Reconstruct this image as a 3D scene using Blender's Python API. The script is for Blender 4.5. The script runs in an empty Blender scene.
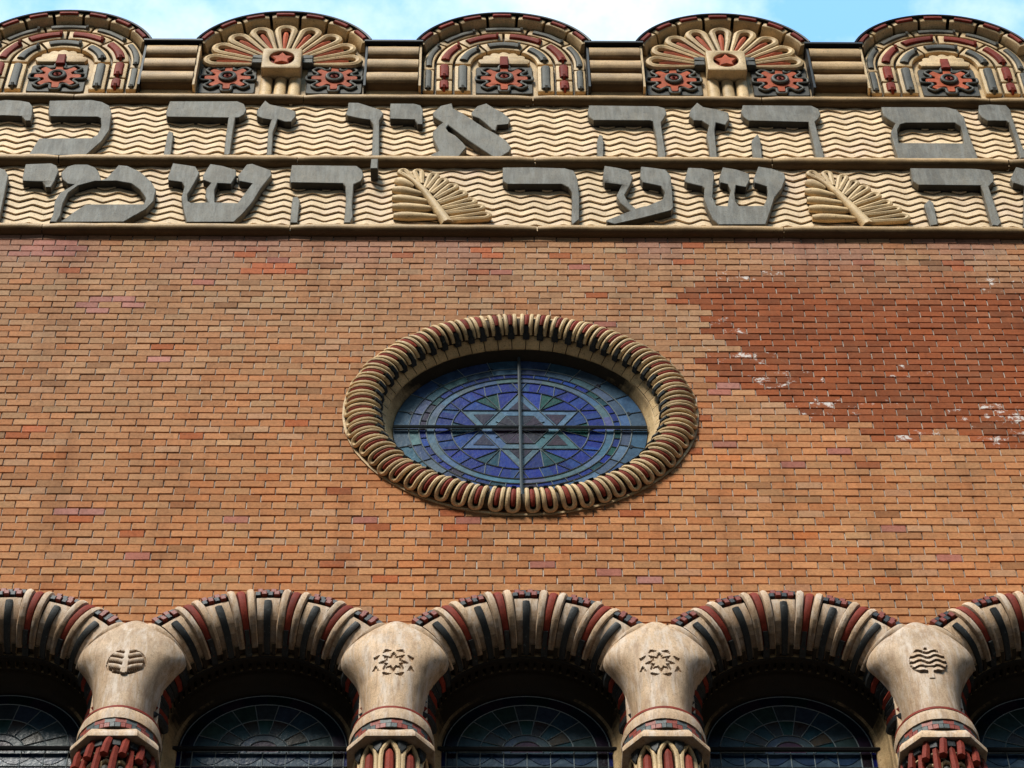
import bpy, bmesh, math, random
from math import sin, cos, pi, radians, sqrt, atan2, hypot
from mathutils import Vector, Matrix, noise
from mathutils.geometry import tessellate_polygon
random.seed(7)
S = bpy.context.scene
COL = S.collection

# ------------------------------------------------------------------ camera
FPX = 2780.0
ex = Vector((193000, 675, 2780)).normalized()
ez = Vector((-33, -1944, 2780)).normalized()
ez = (ez - ex*ez.dot(ex)).normalized()
ey = ez.cross(ex).normalized()
def ray(px, py):
    v = Vector((px-512, py-384, FPX))
    return Vector((v.dot(ex), v.dot(ey), v.dot(ez)))
_c = ray(512, 384); _t = 23.62/FPX
cam_y = -(_c*_t).y
_o = ray(520.5, 412.5); _to = -cam_y/_o.y
CAMZ = 1.6
OC_Z = CAMZ + _o.z*_to
CAM = Vector((-_o.x*_to, cam_y, CAMZ))
def P(px, py, d=0.0):
    """a point of the facade, d metres proud of the brick face -> (x, z)"""
    w = ray(px, py); t = (-d-CAM.y)/w.y
    return (CAM.x+w.x*t, CAM.z+w.z*t)
cd = bpy.data.cameras.new('camera'); cam = bpy.data.objects.new('camera', cd); COL.objects.link(cam)
cd.sensor_width = 36.0; cd.lens = FPX/1024*36; cd.clip_start = .1; cd.clip_end = 5000
Rm = Matrix(((ex.x, -ex.y, -ex.z), (ey.x, -ey.y, -ey.z), (ez.x, -ez.y, -ez.z)))
M4 = Rm.to_4x4(); M4.translation = CAM; cam.matrix_world = M4
S.camera = cam

# ------------------------------------------------------------------ materials
def newmat(name):
    m = bpy.data.materials.new(name); m.use_nodes = True
    nt = m.node_tree; b = nt.nodes['Principled BSDF']; return m, nt, b
def N(nt, t, **k):
    n = nt.nodes.new(t)
    for a, v in k.items():
        if a.startswith('i_'): n.inputs[int(a[2:])].default_value = v
        else: setattr(n, a, v)
    return n
def ramp(nt, fac, stops):
    r = N(nt, 'ShaderNodeValToRGB'); e = r.color_ramp.elements
    while len(e) < len(stops): e.new(.5)
    for q, (p, c) in zip(e, stops): q.position = p; q.color = (*c, 1) if len(c) == 3 else c
    nt.links.new(fac, r.inputs[0]); return r.outputs[0]
def mix(nt, a, b, fac, mode='MIX'):
    m = N(nt, 'ShaderNodeMix', data_type='RGBA', blend_type=mode)
    for s, v in ((0, fac), (6, a), (7, b)):
        if hasattr(v, 'is_linked') or hasattr(v, 'links'): nt.links.new(v, m.inputs[s])
        elif s == 0: m.inputs[0].default_value = v
        else: m.inputs[s].default_value = (*v, 1)
    return m.outputs[2]
def noisef(nt, vec, scale, detail=4, rough=.6):
    n = N(nt, 'ShaderNodeTexNoise'); n.inputs['Scale'].default_value = scale
    n.inputs['Detail'].default_value = detail; n.inputs['Roughness'].default_value = rough
    nt.links.new(vec, n.inputs['Vector']); return n.outputs[0]
def worldpos(nt): return N(nt, 'ShaderNodeNewGeometry').outputs['Position']
def glazed(name, base, var=.18, rough=.55, speck=None, attr=False, crease_shade=.9, bump=.25, stain=None, spec=.16, aod=.045, streak=False):
    m, nt, b = newmat(name); pos = worldpos(nt)
    if attr:
        a = N(nt, 'ShaderNodeAttribute', attribute_name='Col'); c = a.outputs['Color']
    else:
        oi = N(nt, 'ShaderNodeObjectInfo')
        lo = tuple(x*(1-var) for x in base); hi = tuple(min(1, x*(1+var)) for x in base)
        f = noisef(nt, pos, 5, 5, .65)
        c = ramp(nt, f, [(.32, lo), (.68, hi)])
        c2 = ramp(nt, oi.outputs['Random'], [(0, (.86, .86, .86)), (1, (1.12, 1.1, 1.06))])
        c = mix(nt, c, c2, 1.0, 'MULTIPLY')
    if stain:
        f = noisef(nt, pos, 1.7, 6, .7)
        c = mix(nt, c, stain, ramp(nt, f, [(.5, (0, 0, 0)), (.72, (.6, .6, .6))]))
    f = noisef(nt, pos, 90, 3, .7)
    c = mix(nt, c, ramp(nt, f, [(.3, (.62, .6, .56)), (.48, (1, 1, 1)), (.75, (1.12, 1.12, 1.1))]), 1.0, 'MULTIPLY')
    if streak:
        mp = N(nt, 'ShaderNodeMapping'); mp.inputs['Scale'].default_value = (14, 14, 2.2); nt.links.new(pos, mp.inputs[0])
        f = noisef(nt, mp.outputs[0], 1.0, 6, .75)
        c = mix(nt, c, streak[0], ramp(nt, f, [(.47, (0, 0, 0)), (.62, (.8, .8, .8))]))
        f = noisef(nt, mp.outputs[0], 1.7, 6, .75)
        c = mix(nt, c, streak[1], ramp(nt, f, [(.48, (0, 0, 0)), (.68, (.7, .7, .7))]))
    if speck:
        f = noisef(nt, pos, 38, 2, .5)
        c = mix(nt, c, speck, ramp(nt, f, [(.64, (0, 0, 0)), (.72, (.75, .75, .75))]))
    if crease_shade:  # shade of crevices and joints painted into the colour
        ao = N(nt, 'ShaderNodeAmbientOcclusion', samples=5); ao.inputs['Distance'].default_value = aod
        f2 = ramp(nt, ao.outputs['AO'], [(.30, (crease_shade,)*3), (.80, (0, 0, 0))])
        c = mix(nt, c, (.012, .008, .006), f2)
    nt.links.new(c, b.inputs['Base Color'])
    b.inputs['Roughness'].default_value = rough
    b.inputs['Specular IOR Level'].default_value = spec
    bn = N(nt, 'ShaderNodeBump'); bn.inputs['Strength'].default_value = bump; bn.inputs['Distance'].default_value = .01
    nt.links.new(noisef(nt, pos, 60, 4, .7), bn.inputs['Height']); nt.links.new(bn.outputs[0], b.inputs['Normal'])
    return m
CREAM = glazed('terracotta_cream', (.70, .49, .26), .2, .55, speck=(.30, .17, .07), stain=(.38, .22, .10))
SHADED = glazed('shade_toned_terracotta', (.05, .032, .015), .4, .7, speck=(.04, .025, .012), stain=(.04, .025, .015), crease_shade=.9)  # darker terracotta, the shade of the recess put into its colour
ROSY = glazed('rosette_red_glaze', (.48, .108, .048), .25, .6, speck=(.2, .05, .03), crease_shade=.7, spec=.06)
DULL = glazed('soffit_shade_terracotta', (.22, .14, .06), .3, .6, speck=(.1, .06, .03), stain=(.10, .06, .03), crease_shade=.95)  # dimmed terracotta, soffit shade put into the tone
PALE = glazed('terracotta_pale', (.62, .425, .27), .16, .6, speck=(.36, .24, .14), stain=(.44, .25, .15), crease_shade=.45, streak=((.70, .57, .46), (.30, .17, .09)), aod=.03)
WAVE = glazed('wave_terracotta', (.84, .615, .38), .16, .6, speck=(.42, .26, .11), stain=(.76, .54, .44), crease_shade=.9, aod=.03)
ROLL = glazed('moulding_terracotta', (.56, .36, .17), .2, .5, speck=(.28, .16, .06), stain=(.33, .19, .08), crease_shade=.6)
GREY = glazed('grey_letter_glaze', (.196, .172, .136), .32, .6, speck=(.07, .07, .065), stain=(.25, .245, .22), crease_shade=.75, bump=.45, aod=.06, streak=((.27, .255, .22), (.125, .118, .10)))
RED = glazed('oxblood_glaze', (.24, .040, .024), .3, .6, speck=(.16, .03, .02), crease_shade=.6, spec=.06)
DARK = glazed('dark_glaze', (.030, .031, .031), .3, .5, speck=(.09, .1, .1), crease_shade=.5)
SLATE = glazed('slate_glaze', (.10, .094, .078), .3, .6, speck=(.06, .06, .06), crease_shade=.6)
BACKING = glazed('dark_backing', (.10, .065, .035), .3, .8, crease_shade=.8)  # dark brown tone for the beds behind raised parts
PLATE = glazed('rosette_plate_glaze', (.075, .068, .055), .3, .6, crease_shade=.8)
def shade_under(name, base=None, dark_tone=(.010, .007, .005), lo=.42, hi=.80, top=.97):  # paints underside shade into the base colour where the normal faces down
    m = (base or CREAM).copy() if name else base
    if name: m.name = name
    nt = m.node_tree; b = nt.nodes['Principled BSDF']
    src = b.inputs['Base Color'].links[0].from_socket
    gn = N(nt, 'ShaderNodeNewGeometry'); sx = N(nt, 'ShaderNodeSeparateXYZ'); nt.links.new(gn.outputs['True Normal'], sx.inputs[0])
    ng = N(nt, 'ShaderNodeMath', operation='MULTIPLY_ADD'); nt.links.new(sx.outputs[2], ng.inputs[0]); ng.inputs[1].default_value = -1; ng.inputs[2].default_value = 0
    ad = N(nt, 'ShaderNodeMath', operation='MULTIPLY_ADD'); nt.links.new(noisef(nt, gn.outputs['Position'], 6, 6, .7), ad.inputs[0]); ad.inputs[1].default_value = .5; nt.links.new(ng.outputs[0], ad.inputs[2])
    c = mix(nt, src, dark_tone, ramp(nt, ad.outputs[0], [(lo, (0, 0, 0)), (hi, (top,)*3)]))
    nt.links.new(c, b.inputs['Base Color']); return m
SOFFIT = shade_under('shaded_under_terracotta')
DEEPSHADE = shade_under('recess_shade_terracotta', None, (.007, .005, .004), .12, .60, .98)  # stronger version, recess shadow painted in
shade_under(None, ROLL, (.05, .026, .010), .35, 1.15, .9); shade_under(None, GREY, (.022, .020, .017), .75, 1.15, .9)  # painted shade under the mouldings and letters
shade_under(None, PALE, (.06, .035, .02), .75, 1.3, .7)
PAINT = glazed('glazed_band', (.5, .5, .5), attr=True, rough=.45, crease_shade=.5)
COPE = glazed('black_coping_metal', (.012, .012, .013), .2, .5, crease_shade=0, bump=.1)
IRON = glazed('leaded_iron', (.06, .075, .085), .15, .45, crease_shade=.2, bump=.05)
LEAD = glazed('lead_came', (.20, .24, .26), .15, .5, crease_shade=0, bump=.05)
def glassmat():
    m, nt, b = newmat('stained_glass'); pos = worldpos(nt)
    a = N(nt, 'ShaderNodeAttribute', attribute_name='Col')
    f = noisef(nt, pos, 14, 5, .7)
    c = mix(nt, a.outputs['Color'], ramp(nt, f, [(.3, (.55, .55, .6)), (.7, (1.35, 1.35, 1.3))]), 1.0, 'MULTIPLY')
    nt.links.new(c, b.inputs['Base Color'])
    b.inputs['Specular IOR Level'].default_value = .13; b.inputs['Roughness'].default_value = .25; b.inputs['IOR'].default_value = 1.45
    bn = N(nt, 'ShaderNodeBump'); bn.inputs['Strength'].default_value = .35; bn.inputs['Distance'].default_value = .006
    nt.links.new(noisef(nt, pos, 26, 3, .6), bn.inputs['Height']); nt.links.new(bn.outputs[0], b.inputs['Normal'])
    return m
GLASS = glassmat()
def brickmat():
    m, nt, b = newmat('brick'); pos = worldpos(nt)
    a = N(nt, 'ShaderNodeAttribute', attribute_name='Col')
    c = a.outputs['Color']
    f = noisef(nt, pos, 30, 5, .75)
    c = mix(nt, c, ramp(nt, f, [(.25, (.62, .6, .6)), (.5, (1, 1, 1)), (.75, (1.25, 1.22, 1.2))]), 1.0, 'MULTIPLY')
    # soot and dust blown over the courses
    mp = N(nt, 'ShaderNodeMapping'); mp.inputs['Scale'].default_value = (1.0, 1, 2.2); nt.links.new(pos, mp.inputs[0])
    f = noisef(nt, mp.outputs[0], 1.6, 8, .7)
    c = mix(nt, c, (.30, .18, .10), ramp(nt, f, [(.50, (0, 0, 0)), (.75, (.35, .35, .35))]))
    f = noisef(nt, mp.outputs[0], 9, 5, .75)
    c = mix(nt, c, (.50, .33, .22), ramp(nt, f, [(.62, (0, 0, 0)), (.85, (.3, .3, .3))]))
    mp2 = N(nt, 'ShaderNodeMapping'); mp2.inputs['Scale'].default_value = (2.6, 1, .32); nt.links.new(pos, mp2.inputs[0])
    f = noisef(nt, mp2.outputs[0], 1.0, 7, .7)
    c = mix(nt, c, (.55, .5, .48), ramp(nt, f, [(.50, (0, 0, 0)), (.68, (.62, .62, .62))]), mode='MULTIPLY')
    # white salt bloom
    f = noisef(nt, pos, 9, 6, .75)
    mm = N(nt, 'ShaderNodeMath', operation='ADD'); nt.links.new(f, mm.inputs[0]); nt.links.new(a.outputs['Alpha'], mm.inputs[1])
    mh = N(nt, 'ShaderNodeMath', operation='MULTIPLY'); nt.links.new(mm.outputs[0], mh.inputs[0]); mh.inputs[1].default_value = .5
    c = mix(nt, c, (.80, .72, .66), ramp(nt, mh.outputs[0], [(.515, (0, 0, 0)), (.55, (.95, .95, .95))]))
    nt.links.new(c, b.inputs['Base Color']); b.inputs['Roughness'].default_value = .85; b.inputs['Specular IOR Level'].default_value = .12
    bn = N(nt, 'ShaderNodeBump'); bn.inputs['Strength'].default_value = .5; bn.inputs['Distance'].default_value = .006
    nt.links.new(noisef(nt, pos, 70, 4, .75), bn.inputs['Height']); nt.links.new(bn.outputs[0], b.inputs['Normal'])
    return m
BRICK = brickmat()
def mortarmat():
    m, nt, b = newmat('mortar'); pos = worldpos(nt)
    f = noisef(nt, pos, 2.5, 6, .7)
    c = ramp(nt, f, [(.35, (.16, .12, .09)), (.60, (.58, .52, .44))])
    nt.links.new(c, b.inputs['Base Color']); b.inputs['Roughness'].default_value = .95
    return m
MORTAR = mortarmat()
def groundmat():
    m, nt, b = newmat('asphalt'); pos = worldpos(nt)
    c = ramp(nt, noisef(nt, pos, 3, 8, .7), [(.3, (.02, .02, .021)), (.7, (.04, .04, .038))])
    nt.links.new(c, b.inputs['Base Color']); b.inputs['Roughness'].default_value = .9
    return m

# ------------------------------------------------------------------ mesh tools
class MB:
    def __init__(s): s.v = []; s.f = []; s.c = []; s.col = None
    def add(s, vs, fs, col=None):
        o = len(s.v); s.v += [tuple(v) for v in vs]
        s.f += [tuple(i+o for i in f) for f in fs]; s.c += [col or s.col]*len(fs)
    def box(s, x0, x1, d0, d1, z0, z1, col=None):
        s.relief([[(x0, z0), (x1, z0), (x1, z1), (x0, z1)]], d0, d1, 0, col)
    def relief(s, loops, d0, d1, b=.006, col=None, steps=1, back=False):
        """polygon (first loop) with holes, standing from depth d0 to d1 with a bevelled front edge"""
        L = []
        for k, lp in enumerate(loops):
            lp = [tuple(q) for q in lp]
            a = sum(lp[i-1][0]*lp[i][1]-lp[i][0]*lp[i-1][1] for i in range(len(lp)))
            if (a < 0) == (k == 0): lp = lp[::-1]
            L.append(lp)
        def inset(lp, w):
            out = []; n = len(lp)
            for i in range(n):
                p0 = Vector(lp[i-1]); p1 = Vector(lp[i]); p2 = Vector(lp[(i+1) % n])
                e1 = (p1-p0); e2 = (p2-p1)
                if e1.length < 1e-7: e1 = e2
                if e2.length < 1e-7: e2 = e1
                e1 = e1.normalized(); e2 = e2.normalized()
                n1 = Vector((-e1.y, e1.x)); n2 = Vector((-e2.y, e2.x))
                m = n1+n2
                if m.length < 1e-6: m = n1
                m = m.normalized(); k = max(.45, m.dot(n1))
                out.append(tuple(p1+m*(w/k)))
            return out
        vs = []; fs = []; caps = []; bases = []
        for lp in L:
            n = len(lp); rows = [(lp, d0)]
            if b > 0:
                if steps == 1: rows += [(lp, d1-b), (inset(lp, b), d1)]
                else:
                    for j in range(steps+1):
                        q = pi/2*j/steps
                        rows.append((inset(lp, b*(1-cos(q))), d1-b+b*sin(q)))
            else: rows.append((lp, d1))
            base = len(vs)
            for r, d in rows: vs += [(x, -d, z) for x, z in r]
            for j in range(len(rows)-1):
                for i in range(n):
                    i2 = (i+1) % n
                    fs.append((base+j*n+i, base+j*n+i2, base+(j+1)*n+i2, base+(j+1)*n+i))
            caps.append([Vector((x, z, 0)) for x, z in rows[-1][0]]); bases.append(base+(len(rows)-1)*n)
        idx = []
        for cp, bs in zip(caps, bases): idx += [bs+i for i in range(len(cp))]
        if len(caps) == 1 and len(idx) == 4: fs.append(tuple(idx))
        else:
            for t in tessellate_polygon(caps): fs.append(tuple(idx[i] for i in t))
        s.add(vs, fs, col)
    def tube(s, path, rad, n=8, closed=False, col=None, flat=1.0):
        path = [Vector(p) for p in path]; m = len(path)
        R = rad if isinstance(rad, (list, tuple)) else [rad]*m
        vs = []; fs = []
        prev = None
        for i, p in enumerate(path):
            a = path[i-1] if (i > 0 or closed) else p
            b_ = path[(i+1) % m] if (i < m-1 or closed) else p
            t = (b_-a).normalized()
            ref = prev if prev is not None else (Vector((0, -1, 0)) if abs(t.y) < .9 else Vector((0, 0, 1)))
            u = (ref - t*ref.dot(t)).normalized(); prev = u; w = t.cross(u)
            for k in range(n):
                q = 2*pi*k/n; vs.append(p+u*cos(q)*R[i]*flat+w*sin(q)*R[i])
        for i in range(m if closed else m-1):
            j = (i+1) % m
            for k in range(n):
                k2 = (k+1) % n; fs.append((i*n+k, i*n+k2, j*n+k2, j*n+k))
        if not closed:
            fs.append(tuple(range(n))); fs.append(tuple((m-1)*n+k for k in range(n)))
        s.add(vs, fs, col)
    def grid(s, rows, col=None, closed=False):
        n = len(rows[0]); vs = [p for r in rows for p in r]; fs = []
        for j in range(len(rows)-1):
            for i in range(n if closed else n-1):
                i2 = (i+1) % n; fs.append((j*n+i, j*n+i2, (j+1)*n+i2, (j+1)*n+i))
        s.add(vs, fs, col)
    def obj(s, name, mat, parent=None, loc=None, ang=38):
        if mat.name not in ('asphalt', 'stained_glass', 'lead_came', 'mortar', 'leaded_iron', 'black_coping_metal'):
            k = random.uniform(0, 90)   # hand-pressed clay is never quite true
            s.v = [(x+.0035*noise.noise(Vector((x*9+k, y*9, z*9))), y+.0035*noise.noise(Vector((x*8, y*8+k, z*8))), z+.0035*noise.noise(Vector((x*9, y*9, z*9+k)))) for x, y, z in s.v]
        me = bpy.data.meshes.new(name); me.from_pydata(s.v, [], s.f)
        bm = bmesh.new(); bm.from_mesh(me)
        bmesh.ops.recalc_face_normals(bm, faces=bm.faces[:])
        for f in bm.faces: f.smooth = True
        lim = radians(ang)
        for e in bm.edges:
            if len(e.link_faces) == 2 and e.calc_face_angle(0) > lim: e.smooth = False
        bm.to_mesh(me); bm.free()
        if any(c for c in s.c):
            at = me.color_attributes.new('Col', 'FLOAT_COLOR', 'CORNER')
            for p, c in zip(me.polygons, s.c):
                cc = (*(c or (.5, .5, .5)), 1)
                for li in p.loop_indices: at.data[li].color = cc
        me.materials.append(mat)
        o = bpy.data.objects.new(name, me); COL.objects.link(o)
        if parent: o.parent = parent
        if loc: o.location = loc
        return o
def tag(o, label, cat, group=None, kind=None):
    if label: o['label'] = label
    if cat: o['category'] = cat
    if group: o['group'] = group
    if kind: o['kind'] = kind
    return o
def thing(name, loc, label, cat, group=None):
    o = bpy.data.objects.new(name, None); COL.objects.link(o); o.location = loc; o.empty_display_size = .2
    return tag(o, label, cat, group)
def copy_tree(o, parent=None):
    c = o.copy(); COL.objects.link(c)
    if parent: c.parent = parent
    for ch in list(o.children): copy_tree(ch, c)
    return c
def pol(r, a):  # a from vertical, clockwise, in the wall plane
    return (r*sin(a), r*cos(a))
def sector(r0, r1, a0, a1, n=6, c=(0, 0)):
    pts = [pol(r1, a0+(a1-a0)*i/n) for i in range(n+1)] + [pol(r0, a1+(a0-a1)*i/n) for i in range(n+1)]
    return [(x+c[0], z+c[1]) for x, z in pts]
def rounded(x0, x1, z0, z1, r, n=4):
    out = []
    for cx, cz, a in ((x1-r, z1-r, 0), (x0+r, z1-r, 90), (x0+r, z0+r, 180), (x1-r, z0+r, 270)):
        for i in range(n+1):
            q = radians(a+90*i/n); out.append((cx+r*cos(q), cz+r*sin(q)))
    return out

# ------------------------------------------------------------------ layout
X0, X1 = -7.4, 7.4
def zat(py, d=0.0, px=512): return P(px, py, d)[1]
ARCH_R = 1.25
Z_SPR = zat(588, .05, 526) - ARCH_R          # springing of the arches
pil = [P(px, 661, .28)[0] for px in (125, 393.3, 660.7, 929.5)]
pitch = (pil[3]-pil[0])/3
archx = [pil[0]-pitch/2+pitch*i for i in range(5)]
Z3 = zat(229.2, .05)      # bottom roll
Z2 = zat(160.8, .05)
Z1 = zat(99.2, .05)
ZTOP_BRICK = zat(236.6)
print('LAYOUT OC_Z %.2f spr %.2f pitch %.3f Z1 %.2f Z2 %.2f Z3 %.2f cam %s' % (OC_Z, Z_SPR, pitch, Z1, Z2, Z3, tuple(CAM)))

# ------------------------------------------------------------------ ground and sky
g = MB(); g.add([(-3000, -3000, 0), (3000, -3000, 0), (3000, 3000, 0), (-3000, 3000, 0)], [(0, 1, 2, 3)])
go = g.obj('ground', groundmat()); go['kind'] = 'structure'

# ------------------------------------------------------------------ brick wall
wall = thing('brick_wall', (0, 0, 0), 'orange and tan brick wall with a dark patch, around the round window', 'wall')
BW = .2045; BH = .0935; OR = 1.44
Zb = Z_SPR-1.6
outer = [(X0, ZTOP_BRICK+.1), (X0, Zb)]
for ax in archx:
    outer += [(ax-.9, Zb), (ax-.9, Z_SPR)]
    outer += [(ax-.9*cos(pi*i/14), Z_SPR+.9*sin(pi*i/14)) for i in range(1, 14)]
    outer += [(ax+.9, Z_SPR), (ax+.9, Zb)]
outer += [(X1, Zb), (X1, ZTOP_BRICK+.1)]
hole = [(OR*cos(2*pi*i/48)*.95, OC_Z+OR*.95*sin(2*pi*i/48)) for i in range(48)]
m = MB(); m.relief([outer, hole], -.3, -.013, 0); m.obj('mortar_bed', MORTAR, wall)
stain_poly = [P(*q) for q in ((700, 268), (730, 262), (790, 266), (860, 262), (960, 268), (1250, 268), (1250, 452), (1024, 446), (990, 440), (950, 437), (902, 436), (872, 425), (840, 424), (806, 416), (790, 402), (752, 396), (735, 385), (716, 372), (722, 350), (704, 338), (712, 315), (700, 300))]
def inside(pt, poly):
    x, y = pt; r = False; j = len(poly)-1
    for i in range(len(poly)):
        xi, yi = poly[i]; xj, yj = poly[j]
        if (yi > y) != (yj > y) and x < (xj-xi)*(y-yi)/(yj-yi)+xi: r = not r
        j = i
    return r
salt = [(P(*q)[0], P(*q)[1], r) for *q, r in ((740, 277, .28), (765, 275, .2), (722, 322, .2), (733, 330, .15), (745, 358, .3), (765, 357, .2), (778, 379, .36), (797, 379, .25), (820, 407, .3), (860, 407, .22), (995, 283, .22), (1000, 292, .15), (905, 373, .2), (990, 405, .25), (1010, 418, .42), (1010, 436, .3), (985, 443, .2), (935, 434, .25), (972, 414, .2), (908, 437, .2), (100, 303, .0), (880, 405, .2), (710, 352, .12))]
pinkspots = [(*P(110, 304), .32), (*P(75, 510), .22), (*P(150, 358), .12), (*P(640, 582), .12), (*P(30, 252), .2), (*P(60, 247), .3), (*P(730, 385), .12)]
redspots = [(*P(270, 266), .3), (*P(260, 252), .2), (*P(40, 432), .12), (*P(325, 256), .1), (*P(480, 254), .18), (*P(700, 247), .1)]
V = []; F = []; C = []; SL = []
rows = int((ZTOP_BRICK-Zb)/BH)+1
rnd = random.Random(3)
def nz(x, z, s, o=0): return noise.noise(Vector((x*s+o, z*s, o*1.7)))
for j in range(rows):
    z1 = ZTOP_BRICK-j*BH+.004; z0 = z1-BH
    off = (j % 2)*BW*.5 + rnd.uniform(-.012, .012) + .02*sin(j*.7)
    n = int((X1-X0)/BW)
    for i in range(n):
        x0 = X0+i*BW+off; x1 = x0+BW
        cx, cz = (x0+x1)/2, (z0+z1)/2
        r = hypot(cx, cz-OC_Z)
        if r < OR-.12: continue
        hid = False
        for ax in archx:
            if abs(cx-ax) < 1.13 and cz < Z_SPR+.2: hid = True
            if hypot(cx-ax, cz-Z_SPR) < 1.1: hid = True
        if hid or cz < Z_SPR-.2: continue
        gx, gz = .0045, .0055
        a, b, c, d = x0+gx, x1-gx-rnd.uniform(0, .002), z0+gz+rnd.uniform(-.001, .001), z1-gz+rnd.uniform(-.0015, .001)
        dp = rnd.uniform(-.0025, .0025); t1 = rnd.uniform(-.0015, .0015); t2 = rnd.uniform(-.002, .002)
        o = len(V); e = .003
        V += [(a, .012, c), (b, .012, c), (b, .012, d), (a, .012, d),
              (a, -dp+e-t1, c), (b, -dp+e+t1, c), (b, -dp+e+t1, d), (a, -dp+e-t1, d),
              (a+e, -dp-t1-t2, c+e), (b-e, -dp+t1-t2, c+e), (b-e, -dp+t1+t2, d-e), (a+e, -dp-t1+t2, d-e)]
        for q in ((0, 1, 5, 4), (1, 2, 6, 5), (2, 3, 7, 6), (3, 0, 4, 7), (4, 5, 9, 8), (5, 6, 10, 9), (6, 7, 11, 10), (7, 4, 8, 11), (8, 9, 10, 11)):
            F.append(tuple(o+w for w in q))
        # kiln colour of each brick
        v = rnd.gauss(0, 1); h = rnd.gauss(0, 1)
        lowf = nz(cx, cz, .35, 3); mid = nz(cx, cz, 1.1, 9)
        low = max(0, min(1, (OC_Z+.3-cz)/2.6+.35 + lowf*.5 + cx*.04))
        tan_ = Vector((.45, .226, .112)); org = Vector((.53, .224, .090))
        colr = tan_.lerp(org, low)
        colr *= 1+.07*v+.08*mid
        colr.y *= 1+.07*h; colr.z *= 1+.12*h
        q = rnd.random()
        if q < .018: colr = Vector((.46, .13, .045))*rnd.uniform(.8, 1.1)
        elif q < .026: colr = Vector((.44, .16, .11))*rnd.uniform(.8, 1.1)
        elif q < .055: colr = colr*.74
        elif q < .105: colr = colr.lerp(Vector((.52, .32, .20)), .4)
        if cz > ZTOP_BRICK-.9:
            k = max(0, nz(cx, cz, 1.3, 21)*1.6+.25)*(1-(ZTOP_BRICK-cz)/.9)
            colr = colr.lerp(Vector((.40, .20, .15)), min(.7, k))
        for sx, sz, sr in pinkspots:
            if hypot(cx-sx, (cz-sz)*2.6) < sr and rnd.random() < .8: colr = Vector((.50, .22, .17))*rnd.uniform(.8, 1.15)
        for sx, sz, sr in redspots:
            if hypot(cx-sx, (cz-sz)*2) < sr and rnd.random() < .75: colr = Vector((.50, .15, .065))*rnd.uniform(.85, 1.15)
        jx, jz = cx+.3*nz(cx, cz, 2.5, 5)+rnd.uniform(-.09, .09), cz+.2*nz(cx, cz, 2.2, 31)+rnd.uniform(-.04, .04)
        if inside((jx, jz), stain_poly):
            top = (zat(268)-cz)/.55
            k = max(0, min(1, top*.8+.35+.9*nz(cx, cz, 1.5, 40)))
            wet = Vector((.29, .070, .020))*rnd.uniform(.75, 1.25)
            if rnd.random() < .12: wet = Vector((.33, .09, .03))
            colr = colr.lerp(wet, k*.93)
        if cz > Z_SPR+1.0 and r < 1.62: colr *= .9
        ev = 0.0
        for sx, sz, sr in salt:
            dd = hypot(cx-sx, (cz-sz)*1.8)
            if dd < sr: ev = max(ev, .545*(1-.28*dd/sr))
        if rnd.random() < .012: ev = max(ev, .38)
        C += [tuple(colr)]*9; SL += [ev]*9
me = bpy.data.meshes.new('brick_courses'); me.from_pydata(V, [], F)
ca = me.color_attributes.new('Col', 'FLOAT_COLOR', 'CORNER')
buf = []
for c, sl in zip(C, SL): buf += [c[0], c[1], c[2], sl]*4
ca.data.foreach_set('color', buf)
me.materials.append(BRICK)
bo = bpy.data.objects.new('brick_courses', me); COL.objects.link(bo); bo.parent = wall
m = MB(); m.relief([[(X0, 0), (X1, 0), (X1, zat(60)), (X0, zat(60))]], -6, -.85, 0); m.obj('wall_core', MORTAR, wall)
m = MB(); m.relief([[(X0, 0), (X1, 0), (X1, Zb), (X0, Zb)]], -.85, -.02, 0); m.obj('lower_wall', MORTAR, wall)
m = MB(); m.relief([[(X0, Z3-.05), (X1, Z3-.05), (X1, zat(60)), (X0, zat(60))]], -.85, -.06, 0); m.obj('frieze_backing', MORTAR, wall)

# ------------------------------------------------------------------ frieze
frieze = thing('frieze', (0, 0, Z3), 'cream terracotta frieze with two bands of rippling waves between mouldings', 'frieze')
def roll(zc, r, name='moulding'):
    joints = [X0]; x = P(75, 100)[0]-3*2.27
    while x < X1:
        if x > X0+.3: joints.append(x)
        x += 2.27/2*1.0*2/1
    joints.append(X1)
    for a, b in zip(joints[:-1], joints[1:]):
        m = MB(); n = 12; rows = []
        cols = 14
        for k in range(cols+1):
            x = a+.004+(b-a-.008)*k/cols
            ed = .012 if k in (0, cols) else 0
            row = [(x, .06, zc-Z3+r)]
            for i in range(n+1):
                q = pi*i/n; rr = r-ed
                wob = .0025*noise.noise(Vector((x*3, zc+i*.3, 2)))
                row.append((x, -(.02+(rr+wob)*1.0*sin(q)), zc-Z3+(rr+wob)*cos(q)))
            row.append((x, .06, zc-Z3-r)); rows.append(row)
        m.grid(rows); o = m.obj(name, ROLL, frieze)
roll(Z3, .066); roll(Z2, .070); roll(Z1, .066)
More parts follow.
